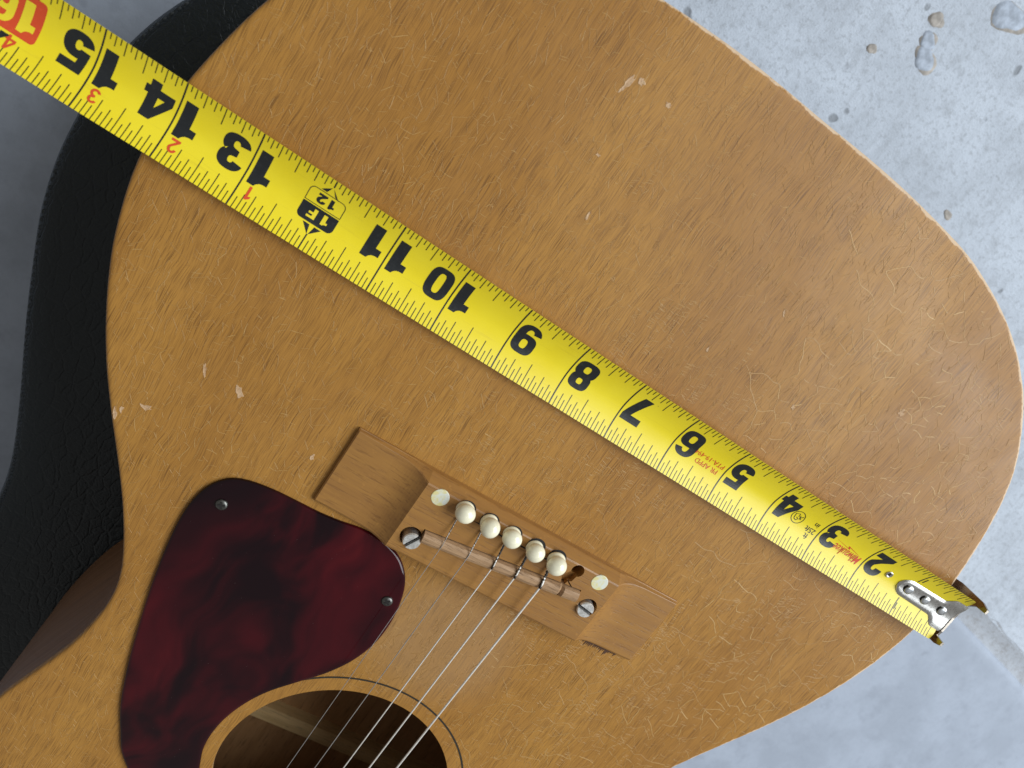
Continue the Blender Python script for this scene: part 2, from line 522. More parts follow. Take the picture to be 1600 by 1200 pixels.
def soundboard():
    bm = bmesh.new()
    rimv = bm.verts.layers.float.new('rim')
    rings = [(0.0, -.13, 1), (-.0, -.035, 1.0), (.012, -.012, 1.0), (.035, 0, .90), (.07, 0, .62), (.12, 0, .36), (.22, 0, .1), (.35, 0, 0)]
    loops = []
    rw = random.Random(5)
    jit = [rw.uniform(0, .006) for _ in outline]
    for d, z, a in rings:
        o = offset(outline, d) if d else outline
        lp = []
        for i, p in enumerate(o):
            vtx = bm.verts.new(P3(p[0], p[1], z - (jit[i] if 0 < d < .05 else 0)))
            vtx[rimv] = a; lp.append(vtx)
        loops.append(lp)
    n = len(outline)
    for a, b in zip(loops[:-1], loops[1:]):
        for i in range(n): bm.faces.new((a[i], a[(i + 1) % n], b[(i + 1) % n], b[i]))
    N = 128
    hole = [bm.verts.new(P3(SH[0] + SR * math.cos(2 * math.pi * i / N), SH[1] + SR * math.sin(2 * math.pi * i / N), 0)) for i in range(N)]
    edges = [bm.edges.get((loops[-1][i], loops[-1][(i + 1) % n])) for i in range(n)]
    edges += [bm.edges.new((hole[i], hole[(i + 1) % N])) for i in range(N)]
    bmesh.ops.triangle_fill(bm, edges=edges, use_beauty=True)
    bmesh.ops.recalc_face_normals(bm, faces=bm.faces)
    me = bpy.data.meshes.new('soundboard'); bm.to_mesh(me); bm.free()
    # keep the broad face flat and the rolled rim smooth
    for p in me.polygons: p.use_smooth = len(p.vertices) == 4
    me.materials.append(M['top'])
    o = bpy.data.objects.new('soundboard', me)
    return link(o, guitar)
sb = soundboard()
# lacquer crackle: thousands of hair-thin raised lines, and chips down to bare wood
def inside(poly, x, y):
    c_ = False; j = len(poly) - 1
    for i in range(len(poly)):
        xi, yi = poly[i]; xj, yj = poly[j]
        if (yi > y) != (yj > y) and x < (xj - xi) * (y - yi) / (yj - yi) + xi: c_ = not c_
        j = i
    return c_
def lacquer_cracks():
    rg = random.Random(21)
    yy = np.linspace(-11, 7.6, 400)
    hx = [q for q in half][::-1]
    hw = np.interp(yy, [q[1] for q in hx], [q[0] for q in hx])
    def ok(x, y, mg=.06):
        if y > 7.58 or y < -8.5: return False
        if abs(x) > float(np.interp(y, yy, hw)) - mg: return False
        if math.hypot(x - SH[0], y - SH[1]) < SR + .05: return False
        if abs(x) < 2.97 and abs(y) < .69: return False
        return True
    def nz(x, y, k=1.0, p=0.0):
        return (math.sin(1.3 * k * x + 2.1 * math.sin(.9 * k * y + p) + p) + math.sin(1.7 * k * y + 1.6 * math.sin(1.1 * k * x - p) + 2 * p) + math.sin(.8 * k * (x + y) + 3 * p)) / 3
    V = []; F = []; T = []
    starts = []
    def line(x, y, th, L, w, tone, bend, kink):
        n_ = max(2, int(L / .045)); st = L / n_
        pts = [(x, y)]; k_ = rg.gauss(0, bend)
        for i in range(n_):
            if rg.random() < kink: th += rg.choice((-1, 1)) * rg.uniform(.5, 1.3)
            th += k_ * st + rg.gauss(0, .16); k_ += rg.gauss(0, bend * .35)
            x += math.cos(th) * st; y += math.sin(th) * st
            if not ok(x, y): break
            pts.append((x, y))
        if len(pts) < 2: return None
        b0 = len(V); m_ = len(pts)
        for i, (px, py) in enumerate(pts):
            a = pts[max(i - 1, 0)]; c_ = pts[min(i + 1, m_ - 1)]
            tx, ty = c_[0] - a[0], c_[1] - a[1]; l = math.hypot(tx, ty) or 1
            ww = w * (.45 if i in (0, m_ - 1) else 1) * rg.uniform(.75, 1.2)
            ox, oy = -ty / l * ww, tx / l * ww
            V.extend(((px + ox, py + oy, .0008), (px, py, .0035), (px - ox, py - oy, .0008))); T.extend((tone,) * 3)
        for i in range(m_ - 1):
            a = b0 + 3 * i
            F.append((a, a + 3, a + 4, a + 1)); F.append((a + 1, a + 4, a + 5, a + 2))
        return pts
    # fine hair crackle
    made = 0
    for _ in range(17000):
        x = rg.uniform(-7, 7); y = rg.uniform(-8, 7.6)
        cz = min(1, max(0, (x + .5 * nz(x, y, .7, 1.0) * 2 - 1.6) / 3.4))
        d = (.76 + .24 * nz(x, y, 1.0, .3)) * (1 - .72 * cz)
        if x < -3.5: d *= .75
        if rg.random() > d or not ok(x, y): continue
        th = rg.uniform(0, 6.283)
        u_ = rg.random()
        if u_ < .50: th = rg.choice((0, math.pi)) + rg.gauss(.15, .30)
        elif u_ < .72: th = rg.choice((1, -1)) * math.pi / 2 + rg.gauss(0, .22)
        line(x, y, th, rg.uniform(.04, .13), rg.uniform(.0022, .0042), min(1, max(.04, rg.gauss(.27, .20))), 1.4, .08)
    # ladder-like cross-grain ticks between grain lines
    for _ in range(700):
        x = rg.uniform(-2, 6.8); y = rg.uniform(-3.5, 7.4)
        if nz(x, y, .8, 2.2) < .05 or not ok(x, y): continue
        k_ = rg.randint(3, 8); w_ = rg.uniform(.05, .12)
        for q in range(k_):
            line(x + rg.gauss(0, .01), y + q * rg.uniform(.035, .06), rg.gauss(0.1, .18), w_ * rg.uniform(.8, 1.3), rg.uniform(.003, .005), rg.uniform(.15, .5), 1.0, .02)
    # craquelure: part of the edges of irregular cells, coarse on the treble side, fine elsewhere
    from mathutils.geometry import delaunay_2d_cdt
    def ribbon(pts, w, tone):
        b0 = len(V); m_ = len(pts)
        for i, (px, py) in enumerate(pts):
            a = pts[max(i - 1, 0)]; c_ = pts[min(i + 1, m_ - 1)]
            tx, ty = c_[0] - a[0], c_[1] - a[1]; l = math.hypot(tx, ty) or 1
            ww = w * rg.uniform(.7, 1.2); ox, oy = -ty / l * ww, tx / l * ww
            V.extend(((px + ox, py + oy, .0008), (px, py, .0035), (px - ox, py - oy, .0008))); T.extend((tone,) * 3)
        for i in range(m_ - 1):
            a = b0 + 3 * i
            F.append((a, a + 3, a + 4, a + 1)); F.append((a + 1, a + 4, a + 5, a + 2))
    def warp(x, y, k):
        return (x + k * (math.sin(11 * y + 3 * math.sin(4 * x)) + .6 * math.sin(23 * y - 7 * x)), y + k * (math.sin(12 * x - 2 * math.sin(5 * y)) + .6 * math.sin(19 * x + 9 * y)))
    def zone(x, y): return min(1, max(0, (x + 1.3 * nz(x, y, .7, 1.0) - 1.6) / 3.2))
    def cells(count, accept, stretch, wob, keep, w0, w1, tone0, tsd, rot=0.0):
        c_, s2 = math.cos(rot), math.sin(rot)
        pts = []
        for _ in range(count):
            x = rg.uniform(-7.1, 7.1); y = rg.uniform(-8, 7.7)
            if rg.random() < accept(x, y) and ok(x, y, -.1): pts.append(Vector((x, y / stretch)))
        _, _, tri, _, _, _ = delaunay_2d_cdt(pts, [], [], 0, 1e-5)
        cc = []; ed = {}
        for t, (i, j, k) in enumerate(tri):
            ax, ay = pts[i] if i < len(pts) else (0, 0); bx, by = pts[j] if j < len(pts) else (0, 0); cx, cy = pts[k] if k < len(pts) else (0, 0)
            d = 2 * (ax * (by - cy) + bx * (cy - ay) + cx * (ay - by))
            if abs(d) < 1e-9: cc.append(None); continue
            ux = ((ax * ax + ay * ay) * (by - cy) + (bx * bx + by * by) * (cy - ay) + (cx * cx + cy * cy) * (ay - by)) / d
            uy = ((ax * ax + ay * ay) * (cx - bx) + (bx * bx + by * by) * (ax - cx) + (cx * cx + cy * cy) * (bx - ax)) / d
            cc.append((ux, uy * stretch))
            for e in ((i, j), (j, k), (k, i)): ed.setdefault(tuple(sorted(e)), []).append(t)
        for e, ts in ed.items():
            if len(ts) != 2 or cc[ts[0]] is None or cc[ts[1]] is None: continue
            p, q = cc[ts[0]], cc[ts[1]]
            L = math.hypot(p[0] - q[0], p[1] - q[1])
            if L < .012 or L > .9 or rg.random() > keep: continue
            u0, u1 = (0, 1) if rg.random() < .6 else (rg.uniform(0, .3), rg.uniform(.6, 1))
            n_ = max(2, int(L / .04))
            line_ = [warp(p[0] + (q[0] - p[0]) * (u0 + (u1 - u0) * i / n_), p[1] + (q[1] - p[1]) * (u0 + (u1 - u0) * i / n_), wob) for i in range(n_ + 1)]
            if not all(ok(x, y, .03) for x, y in line_): continue
            mx_, my_ = line_[n_ // 2]
            tn = rg.gauss(tone0, tsd) * (.75 + .45 * nz(mx_, my_, 1.6, 5.0))
            if tn > .05: ribbon(line_, rg.uniform(w0, w1), min(1, tn))
    cells(8000, lambda x, y: zone(x, y) * .62, 1.0, .022, .62, .0036, .0068, .52, .24)
    cells(11500, lambda x, y: (1 - .8 * zone(x, y)) * .95, 1.5, .010, .46, .0022, .0040, .29, .18)
    me = bpy.data.meshes.new('lacquer_cracks')
    me.from_pydata([P3(*q) for q in V], [], F)
    at = me.attributes.new('tone', 'FLOAT', 'POINT')
    at.data.foreach_set('value', T)
    for p in me.polygons: p.use_smooth = True
    me.materials.append(M['cracks'])
    o = link(bpy.data.objects.new('lacquer_cracks', me), sb)
    o['kind'] = 'stuff'
lacquer_cracks()
rc = random.Random(4)
for (x, y, a, b, rot) in CHIPS:
    n_ = 16
    ring_ = []
    for i in range(n_):
        t_ = 2 * math.pi * i / n_; k_ = rc.uniform(.45, 1.15)
        ex_, ey_ = a * k_ * math.cos(t_), b * k_ * math.sin(t_)
        ring_.append((ex_ * math.cos(rot) - ey_ * math.sin(rot), ex_ * math.sin(rot) + ey_ * math.cos(rot)))
    v = [(x, y, .001)] + [(x + p[0] * .6, y + p[1] * .6, .0015) for p in ring_] + [(x + p[0], y + p[1], .0048) for p in ring_] + [(x + p[0] * 1.12, y + p[1] * 1.12, .0006) for p in ring_]
    f = [(0, 1 + i, 1 + (i + 1) % n_) for i in range(n_)]
    for lv in range(2):
        f += [(1 + lv * n_ + i, 1 + (lv + 1) * n_ + i, 1 + (lv + 1) * n_ + (i + 1) % n_, 1 + lv * n_ + (i + 1) % n_) for i in range(n_)]
    mesh('finish_chip', v, f, M['chip'], sb)
# wall of the sound hole (thickness of the top)
N = 128
vs = []; fs = []
for i in range(N):
    a = 2 * math.pi * i / N
    for r, z in ((SR, 0), (SR - .006, -.02), (SR - .006, -.105), (SR, -.12), (SR + .5, -.12)):
        vs.append((SH[0] + r * math.cos(a), SH[1] + r * math.sin(a), z))
for i in range(N):
    j = (i + 1) % N
    for k in range(4): fs.append((i * 5 + k, j * 5 + k, j * 5 + k + 1, i * 5 + k + 1))
mesh('soundhole_edge', vs, fs, M['rim_wood'], guitar, True)
# underside of the top
def fill(name, outer, holes, z, mat, parent):
    bm = bmesh.new(); edges = []
    for lp in [outer] + holes:
        vv = [bm.verts.new(P3(x, y, z)) for x, y in lp]
        edges += [bm.edges.new((vv[i], vv[(i + 1) % len(vv)])) for i in range(len(vv))]
    bmesh.ops.triangle_fill(bm, edges=edges, use_beauty=True)
    me = bpy.data.meshes.new(name); bm.to_mesh(me); bm.free()
    me.materials.append(mat)
    o = bpy.data.objects.new(name, me)
    return link(o, parent)
circ = [(SH[0] + (SR + .4) * math.cos(2 * math.pi * i / 64), SH[1] + (SR + .4) * math.sin(2 * math.pi * i / 64)) for i in range(64)]
fill('soundboard_underside', offset(outline, .12), [circ], -.135, M['inside'], guitar)

def wall(name, d, z0, z1, mat):
    o = offset(outline, d) if d else outline
    n = len(o); v = []; f = []
    for x, y in o: v += [(x, y, z0), (x, y, z1)]
    for i in range(n):
        j = (i + 1) % n
        f.append((2 * i, 2 * j, 2 * j + 1, 2 * i + 1))
    return mesh(name, v, f, mat, guitar, True)
wall('side', .015, -.125, -4.05, M['side'])
wall('side_lining', .11, -.137, -4.04, M['inside'])
fill('back_lining', offset(outline, .05), [], -4.02, M['inside'], guitar)
fill('back', offset(outline, .01), [], -4.10, M['side'], guitar)
# back braces seen through the sound hole
for y in (-8.0, -4.6, .2):
    pr = [(-.17, -4.02), (-.16, -3.72), (-.09, -3.58), (.09, -3.58), (.16, -3.72), (.17, -4.02)]
    xs = np.interp(y, [-11, -8.6, -3.6, 2.3], [4.4, 5.5, 4.6, 6.9])
    v = [(sx * xs, y + a, b) for sx in (-1, 1) for a, b in pr]
    f = [(i, (i + 1) % 6, 6 + (i + 1) % 6, 6 + i) for i in range(6)] + [tuple(range(6)), tuple(range(6, 12))]
    mesh('back_brace', v, f, M['brace'], guitar)
# rosette line
def annulus(name, r0, r1, z, mat, cx, cy, parent, n=160):
    v = []; f = []
    for i in range(n):
        a = 2 * math.pi * i / n
        v += [(cx + r0 * math.cos(a), cy + r0 * math.sin(a), z), (cx + r1 * math.cos(a), cy + r1 * math.sin(a), z)]
    for i in range(n):
        j = (i + 1) % n; f.append((2 * i, 2 * j, 2 * j + 1, 2 * i + 1))
    return mesh(name, v, f, mat, parent)
annulus('rosette_ring', 2.245, 2.278, .004, M['ring'], SH[0], SH[1], guitar)

# ---- pickguard
pk = [(-3.282, -6.368), (-3.537, -5.9), (-3.75, -5.427), (-3.888, -4.985), (-4.03, -4.446), (-4.178, -3.766), (-4.306, -3.101), (-4.399, -2.439), (-4.440, -1.9),
      (-4.414, -1.52), (-4.318, -1.21), (-4.132, -.985), (-3.866, -.875), (-3.482, -.829), (-3.07, -.824), (-2.767, -.822), (-2.448, -.795), (-2.103, -.745), (-1.742, -.755),
      (-1.433, -.85), (-1.20, -1.03), (-1.035, -1.27), (-.925, -1.6), (-.862, -2.0), (-.880, -2.443), (-1.012, -2.90), (-1.251, -3.318), (-1.57, -3.71), (-1.85, -4.06),
      (-2.045, -4.40), (-2.19, -4.80), (-2.255, -5.205), (-2.235, -5.62), (-2.12, -6.0), (-2.0, -6.35), (-2.05, -6.72), (-2.35, -6.95), (-2.75, -6.9)]
pk = ccw(resample(catmull(pk, 6), .05))
bm = bmesh.new(); loops = []
for d, z in ((0, .004), (0, .042), (.012, .058), (.035, .070), (.06, .072)):
    o = offset(pk, d) if d else pk
    loops.append([bm.verts.new(P3(x, y, z)) for x, y in o])
n = len(pk)
for a, b in zip(loops[:-1], loops[1:]):
    for i in range(n): bm.faces.new((a[i], a[(i + 1) % n], b[(i + 1) % n], b[i]))
top = bm.faces.new(loops[-1])
bmesh.ops.recalc_face_normals(bm, faces=bm.faces)
me = bpy.data.meshes.new('pickguard'); bm.to_mesh(me); bm.free()
for p in me.polygons: p.use_smooth = len(p.vertices) == 4
me.materials.append(M['tortoise'])
pick = link(bpy.data.objects.new('pickguard', me), guitar)
pick['label'] = 'glossy dark red tortoiseshell pickguard'
v, f = lathe([(.088, -.02), (.088, .012), (.075, .028), (.045, .036), (.008, .038)], 24)
scr = raw('screw', v, f, M['screw'])
cross = []
cf = []
for a in (0, math.pi / 2):
    c, s_ = math.cos(a), math.sin(a)
    b0 = len(cross)
    for x, y in ((-.055, -.015), (.055, -.015), (.055, .015), (-.055, .015)):
        for z in (.02, .042 + a * .0002): cross.append((x * c - y * s_, x * s_ + y * c, z))
    cf += [(b0 + 1, b0 + 3, b0 + 5, b0 + 7), (b0, b0 + 2, b0 + 3, b0 + 1), (b0 + 2, b0 + 4, b0 + 5, b0 + 3), (b0 + 4, b0 + 6, b0 + 7, b0 + 5), (b0 + 6, b0, b0 + 1, b0 + 7)]
crs = raw('screw_slot', cross, cf, M['black_gap'], False)
for (x, y), a in (((-4.037, -1.387), .4), ((-1.133, -1.633), .9)):
    place('screw', scr, x, y, .075, pick)
    place('screw_slot', crs, x, y, .0755, pick, (0, 0, a))

# ---- bridge
BL, BW = 5.92, 1.35
def bh(x):
    a = abs(x)
    if a <= 1.74: return .33
    if a >= 2.30: return .115 - .03 * (a - 2.3) / .66
    t = (2.30 - a) / .56
    return .115 + .215 * (.78 * t ** 3 + .22 * t)
vs = []; fs = []
xs = sorted(set([-BL / 2, -BL / 2 + .02, BL / 2 - .02, BL / 2] + [x * sgn for sgn in (-1, 1) for x in list(np.linspace(2.3, 1.74, 13)) + [2.9, 2.7, 2.5, 1.5, 1.0, .5, .25]]))
for x in xs:
    h = bh(x); e = 0.0 if abs(x) < BL / 2 - .001 else .02
    sec = [(-BW / 2, -.0 + .002), (-BW / 2, h - .05 - e), (-BW / 2 + .02, h - .018 - e), (-BW / 2 + .05, h - e), (BW / 2 - .14 * h / .33, h - e), (BW / 2 - .115 * h / .33, h - .036 * h - e), (BW / 2 - .01, h * .45 - e * .5), (BW / 2, h * .38 - e * .5), (BW / 2, .002)]
    vs += [(x, y, z) for y, z in sec]
k = 9
for i in range(len(xs) - 1):
    for j in range(k):
        fs.append((i * k + j, (i + 1) * k + j, (i + 1) * k + (j + 1) % k, i * k + (j + 1) % k))
fs += [tuple(range(k)), tuple(range((len(xs) - 1) * k, len(xs) * k))]
bridge = mesh('bridge', vs, fs, M['bridge'], guitar)
bridge['label'] = 'worn rectangular wooden bridge with scooped ends'

tr = random.Random(9)
vs = []; fs = []
xx = 1.90
while xx < 2.72:
    w_ = tr.uniform(.02, .045); l_ = .17 * math.sin((xx - 1.85) / .95 * math.pi) * tr.uniform(.5, 1.3) + .015
    b0 = len(vs); vs += [(xx - .01, -.672, .004), (xx + w_ + .01, -.672, .004), (xx + w_ * tr.uniform(.3, .8) - .02, -.675 - l_, .003)]
    fs.append((b0, b0 + 1, b0 + 2)); xx += w_
    for q in range(3): vs[b0 + q] = (vs[b0 + q][0], vs[b0 + q][1], vs[b0 + q][2] + .0003 * (len(fs) % 2))
mesh('torn_finish', vs, fs, M['torn'], guitar)
SADL = ((-1.36, -.225), (1.262, .078))
sang = math.atan2(SADL[1][1] - SADL[0][1], SADL[1][0] - SADL[0][0])
def cutter_box(cx, cy, lx, ly, z0, z1, ang):
    c, s_ = math.cos(ang), math.sin(ang); v = []
    for z in (z0, z1):
        for x, y in ((-lx, -ly), (lx, -ly), (lx, ly), (-lx, ly)):
            v.append((cx + x * c - y * s_, cy + x * s_ + y * c, z))
    return mesh('cutter', v, [(0, 1, 2, 3), (4, 5, 6, 7), (0, 1, 5, 4), (1, 2, 6, 5), (2, 3, 7, 6), (3, 0, 4, 7)])
def cutter_cyl(cx, cy, r, z0, z1, n=24, j=0):
    rr = [r * (1 + rs.uniform(-j, j)) for _ in range(n)]
    v = [(cx + rr[i] * math.cos(2 * math.pi * i / n), cy + rr[i] * math.sin(2 * math.pi * i / n), z) for z in (z0, z1) for i in range(n)]
    f = [tuple(range(n)), tuple(range(n, 2 * n))] + [(i, (i + 1) % n, n + (i + 1) % n, n + i) for i in range(n)]
    return mesh('cutter', v, f)
def cutter_poly(pts, z0, z1):
    n = len(pts)
    v = [(x, y, z) for z in (z0, z1) for x, y in pts]
    return mesh('cutter', v, [tuple(range(n)), tuple(range(n, 2 * n))] + [(i, (i + 1) % n, n + (i + 1) % n, n + i) for i in range(n)])
mx, my = (SADL[0][0] + SADL[1][0]) / 2, (SADL[0][1] + SADL[1][1]) / 2
cuts = [cutter_box(mx, my, 1.34, .112, .05, .6, sang),
        cutter_cyl(-1.50, -.325, .165, .04, .6), cutter_cyl(1.535, -.02, .160, .05, .61),
        cutter_cyl(1.016, .449, .105, .012, .62),
        cutter_poly([(1.0, .50), (.93, .42), (.88, .33), (.80, .36), (.78, .29), (.86, .24), (.90, .15), (.97, .14), (.985, .22), (1.04, .25), (1.06, .38)], .215, .63),
        cutter_poly([(.985, .24), (.99, .21), (1.22, .085), (1.30, .06)], .27, .64)]
bool_cut(bridge, cuts)

# split in the bridge running between the pins
cr = [(-.85, .428), (-.74, .432), (-.6, .42), (-.45, .43), (-.3, .425), (-.1, .435), (.05, .43), (.3, .44), (.45, .436), (.7, .44), (.83, .43)]
vs = []; fs = []
for i, (x, y) in enumerate(cr):
    w = .012 if 0 < i < len(cr) - 1 else .002
    vs += [(x, y - .06 - w, .3325), (x, y - .06 + w, .3325)]
for i in range(len(cr) - 1): fs.append((2 * i, 2 * i + 2, 2 * i + 3, 2 * i + 1))
mesh('crack', vs, fs, M['black_gap'], bridge)

# saddle: rounded bar, slightly uneven, with a notch at the far end
vs = []; fs = []
ns = 60; c, s_ = math.cos(sang), math.sin(sang)
L2 = math.hypot(SADL[1][0] - SADL[0][0], SADL[1][1] - SADL[0][1]) / 2
for i in range(ns + 1):
    x = -L2 + 2 * L2 * i / ns
    dz = .004 * math.sin(i * .5)
    if abs(x - 1.02) < .035: dz -= .05
    for y, z in ((-.098, .06), (-.098, .36), (-.078, .405), (-.03, .43), (.03, .43), (.080, .40), (.098, .35), (.098, .06)):
        vs.append((mx + x * c - y * s_, my + x * s_ + y * c, z + (dz if z > .3 else 0)))
for i in range(ns):
    for j in range(8): fs.append((i * 8 + j, (i + 1) * 8 + j, (i + 1) * 8 + (j + 1) % 8, i * 8 + (j + 1) % 8))
fs += [tuple(range(8)), tuple(range(ns * 8, ns * 8 + 8))]
mesh('saddle', vs, fs, M['saddle'], bridge)

# slotted saddle bolts
def slotted(r, h0, h1, slot):
    n = 14; v = []; f = []
    bv, bf = lathe([(r, 0), (r, h0)], 32); v += bv; f += bf
    for sgn in (-1, 1):
        a0 = math.asin(slot / r)
        ring = [(r * math.cos(a0 + (math.pi - 2 * a0) * i / n), sgn * r * math.sin(a0 + (math.pi - 2 * a0) * i / n)) for i in range(n + 1)]
        b0 = len(v); m_ = len(ring)
        for kx, z in ((1, h0 - .01), (1, h1 - .02), (.9, h1)):
            v += [(x * kx, (y - sgn * slot) * kx + sgn * slot, z) for x, y in ring]
        for lv in range(2):
            for i in range(m_): f.append((b0 + lv * m_ + i, b0 + lv * m_ + (i + 1) % m_, b0 + (lv + 1) * m_ + (i + 1) % m_, b0 + (lv + 1) * m_ + i))
        f.append(tuple(range(b0 + 2 * m_, b0 + 3 * m_)))
    return v, f
v, f = slotted(.138, .26, .335, .026)
bolt = raw('saddle_bolt', v, f, M['nickel'], False)
bolt.materials.append(M['black_gap'])
bolt.polygons[33].material_index = 1  # slot floor coloured black to stand for the shade inside it
place('saddle_bolt', bolt, -1.475, -.365, .055, bridge, (.04, .02, 1.08))
place('saddle_bolt', bolt, 1.523, -.052, .055, bridge, (0, -.03, -.15))

# pearl dots
v, f = lathe([(.135, -.02), (.135, .004), (.128, .007)], 32)
dot = raw('inlay_dot', v, f, M['pearl'], False)
for x, y in ((-1.473, .445), (1.436, .451)): place('inlay_dot', dot, x, y, .33, bridge)

# bridge pins
prof = [(.085, -.10), (.105, 0), (.132, .012), (.140, .035), (.138, .058), (.128, .072), (.124, .082)]
for i in range(11):
    a = -.60 + i * (math.pi / 2 + .60) / 10
    prof.append((max(.152 * math.cos(a), .004), .178 + .128 * math.sin(a)))
v, f = lathe(prof, 32)
pin = raw('bridge_pin', v, f, M['pin'])
v, f = lathe([(.036, 0), (.036, .012), (.028, .012), (.024, .001)], 18)
pring = raw('pin_eye', v, f, M['ring'])
PX = [-1.060, -.645, -.232, .195, .585]
for i, x in enumerate(PX):
    pn = place('bridge_pin', pin, x, .46 + rs.uniform(-.012, .012), .315 + rs.uniform(-.01, .03), bridge, (rs.uniform(-.10, .06), rs.uniform(-.12, .12), rs.uniform(0, 6)))
    pn.scale = (rs.uniform(.95, 1.03), rs.uniform(.95, 1.03), rs.uniform(.92, 1.14))
hv, hf = lathe([(.155, .325), (.155, .334)], 28)
# dark ring round each pin, set slightly towards the tail
for i, x in enumerate(PX):
    annulus('pin_ring', .04, .150, .3335 + .0004 * i, M['black_gap'], x + .01, .475, bridge, 28)

# strings
SP = [(-1.086, .24), (-.664, .24), (-.245, .24), (.161, .24), (.57, .26)]
SS = [(-1.055, -.30), (-.626, -.25), (-.21, -.16), (.176, -.14), (.611, -.10)]
SBt = [(-.985, -4.944), (-.598, -4.723), (-.193, -4.523), (.167, -4.332), (.559, -4.124)]
RAD = [.0052, .0070, .0105, .0138, .0172]
NUT = -25.2
for i in range(5):
    a, b, e = SP[i], SS[i], SBt[i]
    t = (b[0] - mx) * c + (b[1] - my) * s_
    sx_, sy_ = b[0], my + (b[0] - mx) * math.tan(sang) - .02
    kx = (e[0] - sx_) / (e[1] - sy_)
    far = (sx_ + kx * (NUT - sy_) * .9, NUT)
    r = RAD[i]
    top = (sx_, sy_, .432 + r)
    path = [(a[0] + .01, a[1] + .16, .30), (a[0], a[1], .345 + r), (a[0] * .5 + top[0] * .5, (a[1] + top[1]) / 2 + .02, .40 + r), (top[0] + .0, top[1] + .05, .436 + r), top, (top[0], top[1] - .05, .434 + r)]
    for q in range(1, 9):
        u = q / 8
        path.append((top[0] + (far[0] - top[0]) * u, top[1] + (far[1] - top[1]) * u, .432 + r + (.36 - .432) * u))
    v, f = tube(path, r, 10)
    so = mesh('string', v, f, M['plain_string'] if i < 2 else M['wound_string'], guitar, True)
    # twisted wrap from the pin to the saddle
    wp = []; nn = 26
    for q in range(nn + 1):
        u = q / nn * (.97 if i > 1 else .70)
        x = a[0] + .004 + (top[0] - a[0]) * u; y = a[1] + .06 + (top[1] - .035 - a[1] - .06) * u
        z = .345 + r + (.434 - .345) * min(1, u * 1.12)
        tw = r * .12
        wp.append((x + tw * math.cos(q * 1.35), y, z + tw * math.sin(q * 1.35) + .002))
    v, f = tube(wp, [(r * 1.1 + .004) * (1 + .16 * math.sin(q * 2.1)) for q in range(nn + 1)], 8)
    mesh('string_wrap', v, f, M['string_wrap'] if i > 1 else M['dark_steel'], so, True)

# neck and fingerboard, past the frame's lower edge
def box(name, x0, x1, y0, y1, z0, z1, mat, parent, tx=1.0):
    v = [(x * (tx if y == y0 else 1), y, z) for z in (z0, z1) for x, y in ((x0, y0), (x1, y0), (x1, y1), (x0, y1))]
    return mesh(name, v, [(0, 1, 2, 3), (4, 5, 6, 7), (0, 1, 5, 4), (1, 2, 6, 5), (2, 3, 7, 6), (3, 0, 4, 7)], mat, parent)
box('fingerboard', -1.12, 1.12, -25.0, -7.75, .003, .23, M['fingerboard'], guitar, .76)
box('neck', -1.08, 1.08, -25.0, -11.5, -.8, 0.0, M['side'], guitar, .76)
box('nut', -.85, .85, -25.25, -25.003, -.1, .37, M['pin'], guitar)

# ------------------------------------------------------------------ guitar case
co = [(0, 8.9), (1.6, 8.87), (3.2, 8.7), (4.7, 8.25), (5.9, 7.5), (6.9, 6.45), (7.6, 5.2), (7.98, 3.9), (8.06, 2.9), (8.05, 2.1), (7.93, 1.2), (7.7, .3), (7.35, -.9), (6.92, -2.2), (6.62, -3.2), (6.46, -3.9), (6.40, -4.6), (6.45, -5.6), (6.7, -7.0), (6.85, -8.6),
      (6.5, -10.2), (5.6, -11.5), (4.3, -12.4), (3.3, -13.4), (2.9, -15), (2.85, -20), (3.3, -24), (3.6, -30), (3.2, -33), (0, -33.4)]
CX, CY = -1.30, -1.65
co = [(x + CX, y + CY) for x, y in co] + [(-x + CX, y + CY) for x, y in co[-2:0:-1]]
co = ccw(resample(catmull(co, 6), .25))
case = empty('guitar_case', CX, 0, -9)
case['label'] = 'black grained leatherette guitar case under the left side of the guitar'
case['category'] = 'guitar case'
def shell(name, levels, cap_top, mat):
    bm = bmesh.new(); loops = []
    for d, z in levels:
        o = offset(co, d) if d else co
        loops.append([bm.verts.new(P3(x, y, z)) for x, y in o])
    n = len(co)
    for a, b in zip(loops[:-1], loops[1:]):
        for i in range(n): bm.faces.new((a[i], a[(i + 1) % n], b[(i + 1) % n], b[i]))
    lp = loops[-1]
    bmesh.ops.triangle_fill(bm, edges=[bm.edges.get((lp[i], lp[(i + 1) % n])) for i in range(n)], use_beauty=True)
    bmesh.ops.recalc_face_normals(bm, faces=bm.faces)
    me = bpy.data.meshes.new(name); bm.to_mesh(me); bm.free()
    for p in me.polygons: p.use_smooth = True
    me.materials.append(mat)
    return link(bpy.data.objects.new(name, me), case)
ctop = -4.13
shell('lid', [(.02, -6.1), (0, -6.0), (0, ctop - .38), (.03, ctop - .22), (.11, ctop - .09), (.25, ctop - .02), (.45, ctop), (.9, ctop)], True, M['leather'])
shell('case_body', [(.03, -9.0), (.03, -6.25), (.2, -6.2)], False, M['leather'])
